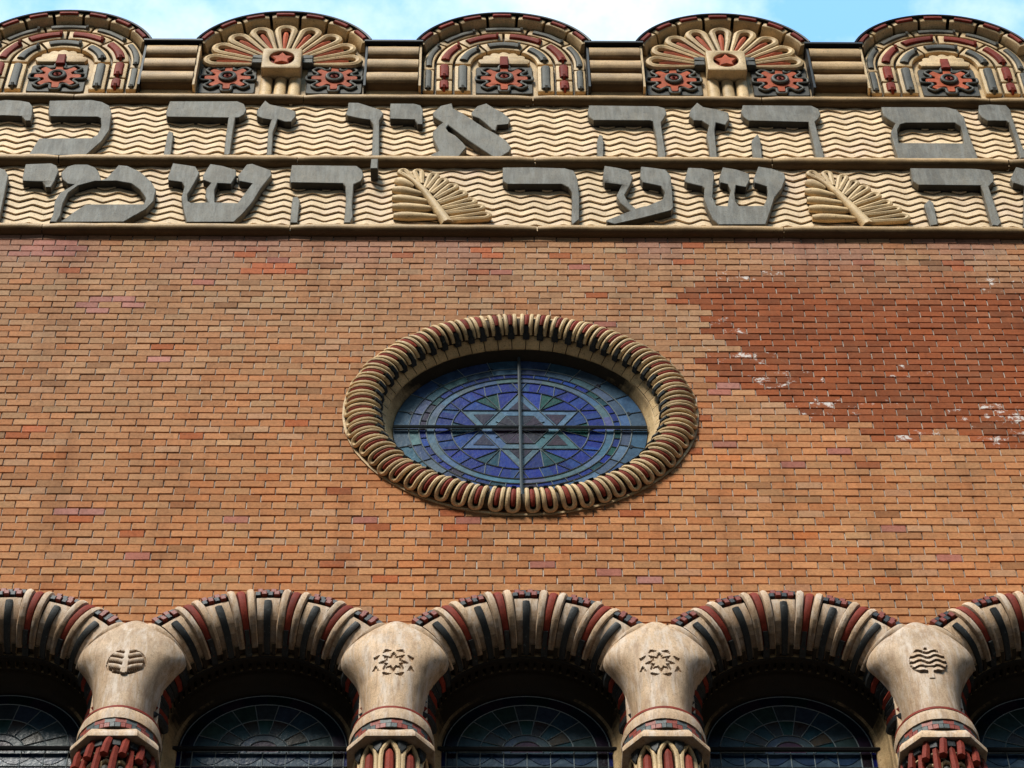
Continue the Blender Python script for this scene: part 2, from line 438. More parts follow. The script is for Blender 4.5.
def wave_panel(za, zb, ph):
    p = .109; n = int((za-zb)/p)+3
    per = .260; amp = .034; m = MB()
    prof = [(0, -.016), (.04, -.003), (.3, .003), (.6, .007), (.90, .011), (.93, .007), (.945, -.014)]
    xs = []; x = X0
    while x < X1: xs.append(x); x += per/12
    rows = []
    for j in range(-1, n):
        zz = za-j*p
        for s, d in prof:
            row = []
            for x in xs:
                t = ((x+ph)/per+.03*noise.noise(Vector((x*.8, j*.9, ph)))) % 1.0
                tri = abs(2*t-1); sm = tri*tri*(3-2*tri)*.2+tri*.8
                z = zz-s*p+amp*2*(sm-.5)+.008*noise.noise(Vector((x*1.5, j*2.1, 5)))
                z = max(zb-.03, min(za+.03, z))
                row.append((x, -d-.006*noise.noise(Vector((x*2.5, j*1.3, 8))), z-Z3))
            rows.append(row)
    m.grid(rows)
    return m.obj('wave_panel', WAVE, frieze, ang=30)
wave_panel(Z1-.04, Z2+.03, 0.0); wave_panel(Z2-.04, Z3+.03, .09)

# ------------------------------------------------------------------ letters, traced on the face plane of the lettering
ZS = 5.4875; LD = .08
def tr(ox, pts, d=LD): return [P(ox+x/ZS, 95+y/ZS, d) for x, y in pts]
def letter(label, ox, loops, d=LD, name='hebrew_letter'):
    L = [tr(ox, lp, d) for lp in loops if not isinstance(lp, float)]
    xs = [p[0] for lp in L for p in lp]; zs = [p[1] for lp in L for p in lp]
    cx, cz = (min(xs)+max(xs))/2, min(zs)
    return L, cx, cz
LET = [
 ('wide grey he letter fragment, final letter yod, with a short tail, cut by the left edge in the upper row', 0, [[(-60, 40), (0, 30), (30, 26), (110, 30), (160, 38), (180, 62), (176, 110), (168, 140), (140, 140), (118, 116), (20, 112), (-20, 112), (-60, 108)]]),
 ('wide grey kaf letter open to the left, near the left end of the upper row', 0, [[(272, 30), (500, 26), (560, 36), (600, 58), (612, 100), (600, 190), (560, 250), (470, 330), (155, 330), (215, 238), (500, 236), (535, 215), (555, 170), (552, 128), (535, 120), (275, 116), (266, 95)]]),
 ('grey stroke of the letter cut by the left edge in the lower row', 0, [[(-60, 395), (0, 398), (28, 410), (45, 440), (0, 660), (-30, 690), (-60, 690)]]),
 ('small grey yod letter with a hooked tail, before the large mem in the lower row', 0, [[(140, 378), (280, 374), (308, 385), (322, 412), (300, 470), (280, 505), (252, 505), (232, 474), (185, 474), (125, 470), (125, 450)]]),
 ('large grey mem letter with a curved back and slanting foot, lower row at left', 0, [[(335, 425), (370, 392), (410, 380), (480, 380), (520, 395), (540, 420), (556, 465), (585, 455), (650, 382), (700, 388), (770, 420), (830, 475), (855, 520), (845, 580), (800, 625), (675, 696), (330, 696), (405, 640), (470, 600), (790, 598), (800, 565), (770, 520), (720, 485), (640, 470), (520, 472), (430, 495), (375, 535), (345, 590), (330, 660), (310, 696), (272, 696), (292, 650), (300, 580), (330, 535), (405, 490), (370, 485), (340, 460)]]),
 ('long grey he letter beside the kaf, left part of the upper row', 150, [[(110, 34), (400, 33), (480, 34), (515, 48), (528, 78), (518, 105), (490, 122), (468, 124), (455, 200), (440, 320), (425, 330), (405, 325), (415, 230), (430, 124), (115, 120), (92, 118), (88, 92)]]),
 None,
 ('grey zayin letter with a tilted head, left half of the upper row', 150, [[(632, 28), (660, 50), (740, 68), (800, 88), (800, 118), (775, 146), (740, 146), (700, 132), (690, 165), (675, 200), (668, 330), (640, 330), (648, 190), (665, 135), (620, 128), (588, 112), (585, 85)]]),
 ('large grey shin letter with three arms, left part of the lower row', 150, [[(125, 372), (200, 384), (250, 392), (272, 425), (240, 490), (205, 545), (208, 580), (225, 590), (320, 588), (302, 550), (310, 510), (335, 482), (292, 466), (290, 440), (330, 378), (400, 388), (470, 410), (474, 440), (445, 488), (372, 484), (355, 520), (355, 588), (480, 592), (540, 510), (560, 485), (490, 472), (482, 440), (530, 380), (560, 376), (660, 410), (668, 435), (610, 510), (560, 590), (510, 650), (460, 696), (200, 696), (185, 640), (172, 560), (190, 500), (175, 478), (100, 468), (98, 445)]]),
 ('grey he letter in the lower row, just left of the left palm leaf', 280, [[(65, 384), (420, 388), (450, 410), (460, 440), (445, 470), (405, 490), (395, 600), (400, 665), (385, 700), (350, 700), (362, 590), (360, 500), (345, 485), (60, 480), (52, 465)]]),
 ('grey final nun letter with a long thin stem crossing the middle moulding', 280, [[(375, 40), (430, 42), (500, 62), (550, 80), (568, 100), (545, 140), (545, 335), (505, 335), (510, 160), (495, 135), (440, 128), (370, 112), (358, 100), (370, 80)]]),
 ('small grey yod letter with a hooked tail, beside the final nun in the upper row', 280, [[(605, 45), (735, 45), (770, 55), (784, 78), (782, 160), (755, 160), (740, 134), (605, 130), (602, 100)]]),
 ('grey alef letter with a bold diagonal stroke, centre of the upper row', 430, [[(15, 95), (60, 58), (120, 44), (125, 72), (180, 100), (235, 135), (300, 178), (360, 210), (420, 250), (445, 285), (435, 310), (380, 342), (340, 335), (280, 295), (200, 240), (100, 165), (88, 180), (100, 200), (140, 222), (180, 260), (200, 285), (160, 335), (130, 342), (5, 342), (8, 325), (50, 305), (20, 240), (15, 200), (50, 165), (70, 150), (20, 118)],
    ]),
 ('long plain grey resh letter in the lower row, just right of the left palm leaf', 430, [[(400, 396), (560, 396), (740, 400), (790, 415), (810, 460), (820, 560), (820, 680), (785, 708), (775, 690), (780, 600), (778, 530), (760, 505), (725, 488), (425, 488), (400, 470)]]),
 ('long grey he letter in the upper row, directly above the tsadi', 570, [[(105, 56), (480, 60), (520, 72), (530, 100), (515, 130), (500, 148), (505, 200), (528, 330), (518, 345), (485, 340), (475, 230), (455, 145), (440, 140), (130, 138), (105, 120), (98, 90)]]),
 None,
 ('grey tsadi letter with two arms over a slanting foot, centre of the lower row', 570, [[(190, 386), (260, 398), (320, 412), (345, 450), (330, 495), (298, 548), (320, 585), (360, 622), (420, 608), (510, 572), (520, 530), (500, 500), (398, 478), (385, 450), (390, 392), (450, 398), (525, 408), (552, 440), (560, 500), (568, 615), (555, 632), (400, 672), (245, 708), (205, 695), (200, 685), (330, 635), (275, 590), (255, 550), (285, 492), (190, 480), (180, 450)]]),
 ('grey zayin letter with a tilted head, right half of the upper row', 680, [[(95, 40), (130, 65), (200, 78), (265, 95), (272, 130), (250, 165), (198, 150), (190, 190), (195, 250), (203, 345), (165, 345), (160, 280), (145, 220), (158, 165), (120, 140), (75, 138), (50, 110), (60, 75)]]),
 ('long grey he letter left of the closed final mem in the upper row', 680, [[(345, 55), (720, 58), (760, 75), (772, 105), (760, 130), (740, 145), (765, 240), (790, 330), (790, 348), (748, 348), (735, 280), (705, 148), (380, 140), (350, 120), (335, 90)]]),
 ('large grey shin letter with three arms, beside the right palm leaf in the lower row', 680, [[(45, 398), (120, 400), (175, 412), (188, 430), (182, 500), (178, 560), (200, 605), (262, 608), (268, 560), (280, 520), (262, 490), (222, 480), (215, 455), (235, 395), (310, 408), (378, 430), (382, 465), (362, 505), (308, 495), (300, 540), (305, 585), (325, 608), (460, 606), (480, 560), (480, 520), (475, 502), (410, 480), (402, 460), (430, 392), (500, 402), (570, 425), (580, 455), (560, 510), (520, 560), (495, 640), (470, 710), (215, 710), (180, 680), (150, 620), (130, 560), (135, 510), (120, 500), (40, 482), (25, 470)]]),
 ('broad grey final mem letter like a closed box, right end of the upper row', 864, [[(95, 65), (450, 66), (510, 80), (550, 120), (570, 200), (600, 280), (628, 352), (190, 352), (165, 270), (148, 200), (172, 155), (130, 130), (105, 110)], [(190, 262), (182, 190), (200, 160), (230, 152), (500, 152), (530, 170), (545, 215), (548, 264)]]),
 ('grey vav letter with a hooked head, at the right edge of the upper row', 864, [[(630, 55), (690, 50), (780, 56), (805, 80), (815, 130), (840, 200), (872, 290), (900, 345), (860, 345), (830, 240), (795, 150), (780, 142), (680, 140), (645, 120), (628, 90)]]),
 ('long grey he letter in the lower row, right of the right palm leaf', 864, [[(255, 400), (600, 402), (690, 412), (712, 440), (712, 475), (685, 500), (710, 580), (752, 700), (735, 718), (705, 715), (690, 660), (655, 530), (640, 495), (300, 492), (268, 470)]]),
 None,
 ('grey zayin letter with a pointed head, cut by the right edge in the lower row', 864, [[(835, 395), (900, 410), (980, 430), (980, 500), (920, 490), (905, 720), (875, 720), (880, 500), (820, 480), (805, 455)]]),
]
def mkletter(name, lab, ox, loops, d=LD, extra=None, thin=False):
    L, cx, cz = letter(lab, ox, loops, d)
    L = [[(x-cx, z-cz) for x, z in lp] for lp in L]
    m = MB(); m.relief(L, -.02, d, .006)
    if extra:
        for (eox, pts, d0, d1) in extra:
            m.relief([[(x-cx, z-cz) for x, z in tr(eox, pts, d1)]], d0, d1, .006)
    o = m.obj(name, GREY, loc=(cx, 0, cz), ang=30)
    tag(o, lab, 'letter', 'carved grey letters of the inscription')
    return o
extras = {
 # short separate strokes and arms that belong to the same letter, and the nun's tail
 5: [(150, [(105, 195), (128, 205), (126, 235), (112, 330), (74, 330), (82, 290), (95, 215)], -.02, .05)],
 9: [(280, [(70, 560), (95, 556), (110, 575), (95, 700), (55, 700), (65, 600)], -.02, .05)],
 10: [(280, [(500, 350), (538, 350), (536, 402), (497, 402)], .02, .16)],
 12: [(430, [(228, 95), (260, 60), (310, 45), (350, 70), (400, 95), (440, 130), (430, 160), (370, 165), (360, 195), (340, 188), (300, 150), (270, 128), (235, 115)], -.02, .0645)],
 14: [(570, [(160, 215), (178, 222), (185, 260), (183, 340), (150, 340), (148, 250)], -.02, .05)],
 18: [(680, [(425, 212), (440, 240), (452, 348), (400, 348), (392, 250)], -.02, .05)],
 22: [(864, [(360, 572), (380, 590), (405, 710), (365, 716), (330, 600)], -.02, .05)],
}
for i, L in enumerate(LET):
    if L is None: continue
    lab, ox, loops = L
    if i == 0: lab = 'grey yod letter cut by the left edge, in the upper row'
    mkletter('hebrew_letter', lab, ox, loops, LD, extras.get(i))

# ------------------------------------------------------------------ palm leaves
def palm(ox, left_lobes, stem, right_lobes, label):
    base = P(ox+stem[-1][0]/ZS, 95+stem[-1][1]/ZS, .06)
    root = thing('palm_leaf', (base[0], 0, base[1]), label, 'leaf ornament', 'carved palm leaves in the frieze')
    def q(x, y, d): a = P(ox+x/ZS, 95+y/ZS, d); return Vector((a[0]-base[0], -d, a[1]-base[1]))
    def smooth(pts, n=4):
        out = []
        for i in range(len(pts)-1):
            p0 = pts[max(0, i-1)]; p1 = pts[i]; p2 = pts[i+1]; p3 = pts[min(len(pts)-1, i+2)]
            for k in range(n):
                t = k/n
                out.append(.5*((2*p1)+(-p0+p2)*t+(2*p0-5*p1+4*p2-p3)*t*t+(-p0+3*p1-3*p2+p3)*t**3))
        return out+[pts[-1]]
    sp = smooth([q(x, y, .045) for x, y in stem]); n = len(sp)
    m = MB(); m.tube(sp, [.020+.044*i/(n-1) for i in range(n)], 10, flat=1.0); m.obj('stem', CREAM, root)
    for (a, b) in left_lobes:
        pa = q(*a, .03); pb = q(*b, .035)
        pts = [pa.lerp(pb, t/6) for t in range(7)]
        m = MB(); m.tube(pts, [.040, .054, .056, .052, .045, .036, .022], 10, flat=.8); o = m.obj('lobe', CREAM, root)
        dv = Vector((0, 0, .052))
        up = [pa.lerp(pb, .2+t*.16)+dv*(1-.12*t)+Vector((0, -.004, 0)) for t in range(5)]
        m = MB(); m.tube(up, [.006, .014, .017, .014, .006], 6); m.obj('groove_inlay', SLATE, o)
    for (a, b, w) in right_lobes:
        pa = q(*a, .035); pb = q(*b, .04); ax = (pb-pa); L = ax.length; ax.normalize(); side = Vector((0, -1, 0)).cross(ax)
        pts = []
        for t in range(6): pts.append(pa+ax*(L*.86*t/5)+side*(.010+w*.72*(t/5)))
        for k in range(1, 6):
            a_ = pi*k/6; pts.append(pa+ax*(L*.86+L*.13*sin(a_))+side*((.010+w*.72)*cos(a_)))
        for t in range(5, -1, -1): pts.append(pa+ax*(L*.86*t/5)-side*(.010+w*.72*(t/5)))
        m = MB(); m.tube(pts, .030, 8); m.relief([[(p.x, p.z) for p in pts]], -.02, .012, 0); o = m.obj('lobe', CREAM, root)
        m = MB(); m.tube([pa+ax*L*(.25+.15*t)+Vector((0, .01, 0)) for t in range(5)], [.010, .018, .025, .028, .016], 8); m.obj('groove_inlay', SLATE, o)
    return root
# traced from the left leaf (offset 280) and reused for the right one, 409 px further along the band
LL = [((640, 470), (735, 505)), ((622, 520), (785, 545)), ((618, 570), (820, 588)), ((618, 618), (850, 625)), ((622, 668), (880, 672))]
ST = [(672, 432), (740, 480), (800, 540), (850, 610), (900, 680), (920, 715)]
RL = [((735, 470), (665, 420), .03), ((775, 495), (755, 420), .03), ((800, 520), (850, 440), .03), ((825, 548), (905, 470), .034), ((848, 575), (960, 500), .036), ((868, 600), (1015, 540), .038), ((885, 630), (1070, 585), .04), ((900, 655), (1115, 620), .042), ((915, 690), (1150, 665), .045)]
leaf = palm(280, LL, ST, RL, 'cream carved palm leaf left of the long resh letter')
c = copy_tree(leaf); c.location = (P(868.5, 95+715/ZS, .06)[0], 0, leaf.location.z)
tag(c, 'cream carved palm leaf near the right end of the lower row', None)

# ------------------------------------------------------------------ parapet lunettes
LZ0 = zat(94, .02)
RC = .548          # height of the ring centre above the base
def gear(cx, cz, parent, sc=1.0):
    b = MB(); b.relief([rounded(cx-.285*sc, cx+.285*sc, cz-.285, cz+.265, .03)], 0, .022, .006)
    plate = b.obj('rosette_plate', PLATE, parent)
    def R(a, k=1.0): return (.190+.046*math.tanh(3.6*cos(8*a)+.5))*k
    n = 96; out = []
    for i in range(n):
        a = 2*pi*i/n; r = R(a); out.append((cx+r*sin(a)*sc, cz+r*cos(a)))
    m = MB(); m.relief([out], 0, .045, .006); m.obj('rosette_star', ROSY, plate)
    out2 = []
    for i in range(n):
        a = 2*pi*i/n; r = (.228+.046*math.tanh(3.2*cos(8*a)+.5))
        out2.append(Vector((cx+r*sin(a)*sc*1.04, -.035, cz+r*cos(a)*.98)))
    m = MB(); m.tube(out2, .016, 8, closed=True); m.obj('rosette_border', SLATE, plate)
    m = MB(); m.tube([Vector((cx+.072*sin(2*pi*i/24), -.055, cz+.075*cos(2*pi*i/24))) for i in range(24)], .022, 8, closed=True)
    m.obj('rosette_ring', SLATE, plate)
    m = MB(); m.tube([Vector((cx+.026*sin(2*pi*i/16), -.058, cz+.026*cos(2*pi*i/16))) for i in range(16)], .014, 6, closed=True)
    m.obj('rosette_eye', RED, plate)
def stilt(r, z0=0): # outline of a stilted arch of radius r
    return [(-r, z0)] + [(-r*cos(pi*i/32), RC+r*sin(pi*i/32)) for i in range(33)] + [(r, z0)]
def lunette_base(root):
    m = MB(); m.relief([stilt(.95, -.1)], -.5, 0, 0); m.obj('back_slab', CREAM, root)
    # black metal coping that caps the curve
    rows = []
    for d, r in ((-.55, .940), (-.55, .962), (.15, .962), (.155, .955), (.15, .940), (-.4, .940)):
        rows.append([(-r*cos(.38+(pi-.76)*i/40), -d, RC+r*sin(.38+(pi-.76)*i/40)) for i in range(41)])
    m = MB(); m.grid(rows); m.obj('coping', COPE, root)
    for k in range(-3, 4):
        a = radians(20*k-1); h = radians(8.9)
        m = MB()
        # chunky block, its underside cut back in a long chamfer
        n = 5; prof = [(.938, 0), (.938, .12), (.930, .13), (.870, .13), (.857, .12), (.835, .045), (.825, 0)]
        rows = []
        for i in range(n+1):
            aa = a-h+2*h*i/n; e = .008 if i in (0, n) else 0
            rows.append([(r*sin(aa), -max(0, d-e), RC+r*cos(aa)) for r, d in prof])
        m.grid(rows)
        for i in (0, n): m.add([rows[i][j] for j in range(len(prof))], [tuple(range(len(prof)))])
        o = m.obj('voussoir', CREAM, root)
        m = MB(); m.relief([[(x, z+RC) for x, z in sector(.880, .926, a-h*.68, a+h*.68, 4)]], .1, .152, .008); m.obj('inlay', RED, o)
def bar_path(kind, r, u0, u1, n=8):
    out = []
    for i in range(n+1):
        u = u0+(u1-u0)*i/n
        if kind == 'arc': out.append((r*sin(u), RC+r*cos(u)))
        else: out.append((kind*r, u))
    return out
def cushion(root, r0, r1, seg, mat, d=.05):
    """seg: ('arc',a0,a1) in degrees or (side,z0,z1)"""
    k, u0, u1 = seg
    if k == 'arc':
        g_ = .010/((r0+r1)/2); a0, a1 = radians(u0)+g_, radians(u1)-g_
        poly = [(x, z+RC) for x, z in sector(r0+.006, r1-.006, a0, a1, 8)]
        path = bar_path('arc', (r0+r1)/2, a0+.055/((r0+r1)/2), a1-.055/((r0+r1)/2))
    else:
        xs = sorted((k*(r0+.006), k*(r1-.006))); poly = rounded(xs[0], xs[1], u0+.008, u1-.008, .01, 1)
        path = bar_path(k, (r0+r1)/2, u0+.045, u1-.045)
    m = MB(); m.relief([poly], 0, d, .016, steps=2); o = m.obj('ring_block', CREAM, root)
    w = (r1-r0)*.27; L = [Vector((x, -(d+.0), z)) for x, z in path]
    m = MB(); m.tube(L, w, 8, flat=.6)
    e = L[0] if k == 'arc' and u0 >= 0 and u0+u1 > 0 or k != 'arc' else L[-1]
    if k == 'arc' and u0+u1 > 1: e = L[-1]
    m.tube([e+Vector((-.012, -.004, 0)), e+Vector((.012, -.004, 0))], w*1.0, 8)
    m.obj('bar', mat, o)
def ring_lunette(x, label):
    root = thing('lunette', (x, 0, LZ0), label, 'lunette', 'round-topped lunettes of the parapet')
    lunette_base(root)
    segs = {(.70, .825): ([('arc', -19, 19), ('arc', 19, 56), ('arc', -56, -19), ('arc', 56, 98), ('arc', -98, -56), (1, 0, .45), (-1, 0, .45)], SLATE),
            (.515, .69): ([('arc', 0, 44), ('arc', -44, 0), ('arc', 44, 88), ('arc', -88, -44), (1, .24, .56), (-1, .24, .56), (1, 0, .23), (-1, 0, .23)], RED),
            (.33, .505): ([('arc', -31, 31), ('arc', 31, 88), ('arc', -88, -31), (1, 0, .54), (-1, 0, .54)], SLATE)}
    for (r0, r1), (L, mt) in segs.items():
        for sg in L: cushion(root, r0, r1, sg, mt)
    # scalloped cream shell over the rosette
    m = MB()
    pts = []
    for k in range(7):
        a0 = radians(-84+24*k)
        for i in range(5):
            a = a0+radians(24)*i/5; r = .245+.03*sin(pi*i/5); pts.append((r*sin(a), .565+r*.95*cos(a)))
    pts += [(.24, .575), (-.24, .575)]
    m.relief([pts], 0, .05, .012, steps=2); m.obj('shell', CREAM, root)
    m = MB(); m.relief([[(-.045, .50), (.045, .50), (.04, .69), (-.04, .69)]], .02, .075, .008); m.obj('stem', RED, root)
    gear(0, .285, root)
    return root
def fan_lunette(x, label):
    root = thing('lunette', (x, 0, LZ0), label, 'lunette', 'round-topped lunettes of the parapet')
    lunette_base(root)
    for k, deg in enumerate((-85, -64, -43, -21.5, 0, 21.5, 43, 64, 85)):
        a = radians(deg); ax = Vector((sin(a), 0, cos(a))); sd = Vector((cos(a), 0, -sin(a)))
        c0 = Vector((0, -.045, .535)); pts = []; rad = []
        def halfw(r): return .012+.074*max(0, (r-.22)/.46)**.85
        for t in range(7):
            r = .22+.46*t/6; pts.append(c0+ax*r+sd*halfw(r)); rad.append(.017+.024*t/6)
        for j in range(1, 8):
            q = pi*j/8; pts.append(c0+ax*(.68+.095*sin(q))+sd*(halfw(.68)*cos(q))); rad.append(.041)
        for t in range(6, -1, -1):
            r = .22+.46*t/6; pts.append(c0+ax*r-sd*halfw(r)); rad.append(.017+.024*t/6)
        m = MB(); m.tube(pts, rad, 8); o = m.obj('petal', CREAM, root)
        m = MB(); m.relief([[(p.x, p.z) for p in pts]], 0, .02, 0); m.obj('petal_bed', BACKING, o)
        m = MB(); m.tube([c0+ax*(.25+.42*t/5)+Vector((0, .004, 0)) for t in range(6)], [.012, .018, .024, .030, .034, .024], 7); m.obj('inlay', ROSY, o)
    for s in (-1, 1):
        for k in range(2):
            m = MB(); m.relief([[(s*.2, .50+.10*k), (s*.31, .50+.12*k), (s*.31, .59+.1*k), (s*.2, .59+.1*k)]], .02, .09-.01*k, .01); m.obj('grey_step', SLATE, root)
    m = MB()
    hole = [(.125*sin(2*pi*i/32), .475+.14*cos(2*pi*i/32)) for i in range(32)]
    m.relief([rounded(-.2, .2, .26, .675, .03), hole], 0, .165, .02, steps=2); box = m.obj('centre_box', CREAM, root)
    m = MB(); m.relief([[(.13*sin(2*pi*i/32), .475+.145*cos(2*pi*i/32)) for i in range(32)]], .05, .125, 0); m.obj('medallion', RED, box)
    st = []
    for i in range(10):
        r = .125 if i % 2 == 0 else .07; a = 2*pi*i/10; st.append((r*sin(a), .475+r*1.08*cos(a)))
    m = MB(); m.relief([st], .12, .16, .012); m.obj('star', ROSY, box)
    for k in (-1, 0, 1):
        m = MB(); rows = []
        for z in (-.2, .27):
            rows.append([(k*.142+.062*cos(pi*i/10)*-1, -(.015+.045*sin(pi*i/10)), z) for i in range(11)])
        rows = [[(k*.142-.064, 0, z)]+r+[(k*.142+.064, 0, z)] for r, z in zip(rows, (-.2, .27))]
        m.grid(rows); m.obj('flute', CREAM, root)
    gear(-.535, .27, root, .98); gear(.535, .27, root, .98)
    return root
LX = [P(px, 60, .05)[0] for px in (283.5, 504, 724.5)]
lp = (LX[2]-LX[0])/2; lc = LX[1]
ring_lunette(lc, 'lunette of red and slate banded arches, directly above the alef letter, middle of five')
ring_lunette(lc-2*lp, 'lunette of red and slate banded arches, leftmost on the parapet')
ring_lunette(lc+2*lp, 'lunette of red and slate banded arches, rightmost on the parapet')
fan_lunette(lc-lp, 'lunette with a cream petal fan, left of the middle lunette')
fan_lunette(lc+lp, 'lunette with a cream petal fan, right of the middle lunette')
def parapet_block(x, label):
    root = thing('parapet_block', (x, 0, LZ0), label, 'parapet block', 'ribbed blocks between the lunettes')
    w = .262; H = zat(43, .16)-LZ0
    m = MB(); m.box(-w-.02, w+.02, -.5, .045, -.1, H-.01); m.obj('body', CREAM, root)
    for k in range(3):
        z0 = H/3*k; rr = H/6; rows = []
        for q in range(11):
            a = pi*q/10
            rows.append([(xx, -(.02+.14*abs(sin(a))**.6), z0+rr+(rr-.003)*cos(a)) for xx in (-w+.006, -w*.5, 0, w*.5, w-.006)])
        m = MB(); m.grid(rows)
        for j in (0, 4): m.add([r[j] for r in rows], [tuple(range(11))])
        m.obj('rib', ROLL, root)
    for s in (-1, 1):
        xs = sorted((s*w, s*(w+.022)))
        m = MB(); m.box(xs[0], xs[1], -.1, .14, -.05, H-.012); m.obj('side_plate', COPE if s < 0 else CREAM, root)
    m = MB(); m.box(-w-.035, w+.035, -.5, .18, H-.008, H+.022); m.obj('cap', COPE, root)
for k, w in zip((-2.5, -1.5, -.5, .5, 1.5, 2.5), ('off the left edge', 'nearest the left edge', 'left of the middle lunette', 'right of the middle lunette', 'nearest the right edge', 'off the right edge')):
    if abs(k) < 2: parapet_block(lc+k*lp, 'cream block of three horizontal ribs under a black cap, ' + w)

# ------------------------------------------------------------------ round window
oc = thing('round_window', (0, 0, OC_Z), 'large round blue window with a six-pointed star and a looped cream frame', 'window')
R0, RA, RB = 1.315, .14, .10
NL = 60
def tor(s, k=1.0, lift=0):  # s: 0 outer edge .. pi inner edge
    return (R0+(RA*k+lift)*cos(s), (RB*k+lift)*sin(s))
rows = []
for i in range(181):
    a = 2*pi*i/180; rows.append([(r*sin(a), -d, r*cos(a)) for r, d in [(1.478, -.02), (1.478, .012), (1.458, .014), (1.45, 0)]])
m = MB(); m.grid(rows); m.obj('rim', CREAM, oc)
rows = []
for i in range(181):
    a = 2*pi*i/180; rows.append([(r*sin(a), -d, r*cos(a)) for r, d in [tor(pi*j/10, .74) for j in range(11)]+[(1.19, -.12)]])
m = MB(); m.grid(rows); m.obj('frame_bed', BACKING, oc)
protoL = None
for k in range(NL):
    a = 2*pi*(k+.5)/NL
    if protoL is None:
        hw = .041
        def lp_(s, w, lift=0):
            r, d = tor(s, 1, lift); th = w/R0
            return Vector((r*sin(th), -d, r*cos(th)))
        pts = []; s_in = pi*.93; s_out = .62
        for i in range(9): pts.append(lp_(s_in+(s_out-s_in)*i/8, hw*(1-.12*(1-i/8))))
        for i in range(1, 8): q = pi*i/8; pts.append(lp_(s_out-.40*sin(q), hw*cos(q)))
        for i in range(8, -1, -1): pts.append(lp_(s_in+(s_out-s_in)*i/8, -hw*(1-.12*(1-i/8))))
        m = MB(); m.tube(pts, .0195, 8); lobe = m.obj('lobe', CREAM, oc)
        m = MB(); m.tube([lp_(.62+(pi*.68-.62)*i/7, 0, -.006) for i in range(8)], [.014, .02, .023, .023, .023, .022, .021, .019], 7); m.obj('inlay', RED, lobe)
        b = MB()
        for s0, s1, w, lf in ((.72, .88, .018, .030), (.88, 1.02, .031, .026)):
            ps = []
            for s in (pi*s0, pi*s1):
                for ww in (-w, w):
                    for lift in (-.05, lf): ps.append(lp_(s, ww, lift))
            b.add(ps, [(0, 1, 3, 2), (4, 5, 7, 6), (0, 1, 5, 4), (2, 3, 7, 6), (1, 3, 7, 5), (0, 2, 6, 4)])
        b.obj('bracket', DARK, lobe)
        m = MB(); q = []
        h = 2*pi/NL*.47
        for r, d in ((1.20, -.005), (1.122, -.082), (1.122, -.14), (1.22, -.14)):
            q.append([(r*sin(t), -d, r*cos(t)) for t in (-h, 0, h)])
        m.grid(q+[q[0]]); 
        for j in (0, 2): m.add([r[j] for r in q], [(0, 1, 2, 3)])
        den = m.obj('dentil', CREAM, oc)
        protoL = lobe; protoD = den; lobe.rotation_euler = (0, a, 0); den.rotation_euler = (0, a+pi/NL, 0)
    else:
        c = copy_tree(protoL, oc); c.rotation_euler = (0, a+random.uniform(-.006, .006), 0); q = random.uniform(.992, 1.006); c.scale = (q, random.uniform(.93, 1.07), q)
        c = copy_tree(protoD, oc); c.rotation_euler = (0, a+pi/NL, 0)
rows = []
for i in range(181):
    a = 2*pi*i/180; rows.append([(r*sin(a), -d, r*cos(a)) for r, d in [(1.23, -.12), (1.132, -.09), (1.118, -.098), (1.108, -.115), (1.09, -.15), (1.055, -.20), (1.05, -.215)]])
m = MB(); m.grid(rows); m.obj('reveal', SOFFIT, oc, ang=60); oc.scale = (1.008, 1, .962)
GD = -.18   # glass depth
STEEL = (.048, .088, .145); DEEP = (.006, .014, .17); MIDB = (.010, .032, .19); GREEN = (.005, .05, .055); PURP = (.03, .014, .032); NAVY = (.01, .02, .10); PALEB = (.078, .13, .20); BLK = (.01, .012, .018)
gm = MB(); lm = MB()
def cell(pts, col, d=0.0): gm.relief([pts], GD-.01, GD+d, 0, tuple(c*random.uniform(.7, 1.25)*(.34 if GD < -.4 else 1) for c in col))  # deep-set glass darkened, shadow of the arch crown put into its colour
def lead(p, q, w=.0055):
    a = Vector((p[0], -GD-.004, p[1])); b = Vector((q[0], -GD-.004, q[1])); lm.tube([a, b], w, 4)
def leadring(r, w=.0055, c=(0, 0), a0=0, a1=2*pi, n=72):
    L = [Vector((c[0]+r*sin(a0+(a1-a0)*i/n), -GD-.004, c[1]+r*cos(a0+(a1-a0)*i/n))) for i in range(n+1)]
    lm.tube(L, w, 4)
GD0 = GD; GD = GD0; GDs = GD
GD = GD0
for k in range(24):
    a0 = 2*pi*k/24; cell(sector(.93, 1.06, a0, a0+2*pi/24, 3), STEEL); cell(sector(.845, .93, a0, a0+2*pi/24, 3), PALEB if k % 2 else STEEL)
    lead(pol(.845, a0), pol(1.06, a0), .004)
for k in range(12):
    a = 2*pi*(k+.5)/12; x, z = pol(.945, a); s = .028
    cell([(x-s, z), (x, z-s), (x+s, z), (x, z+s)], BLK, .006)
for k in range(40):
    a0 = 2*pi*k/40; cell(sector(.785, .845, a0, a0+2*pi/40, 2), random.choice((DEEP, DEEP, MIDB, GREEN, PURP))); lead(pol(.785, a0), pol(.845, a0), .004)
for k in range(24): a0 = 2*pi*k/24; cell(sector(.715, .785, a0, a0+2*pi/24, 3), PALEB)
for k in range(48):
    a0 = 2*pi*k/48; cell(sector(.575, .715, a0, a0+2*pi/48, 2), DEEP if k % 3 else MIDB)
for k in range(12):
    a = 2*pi*k/12; lead(pol(.575, a), pol(.715, a-.09), .004); lead(pol(.575, a), pol(.715, a+.09), .004); lead(pol(.575, a+pi/12), pol(.715, a+pi/12), .004)
TR = .57; IR = TR/sqrt(3)
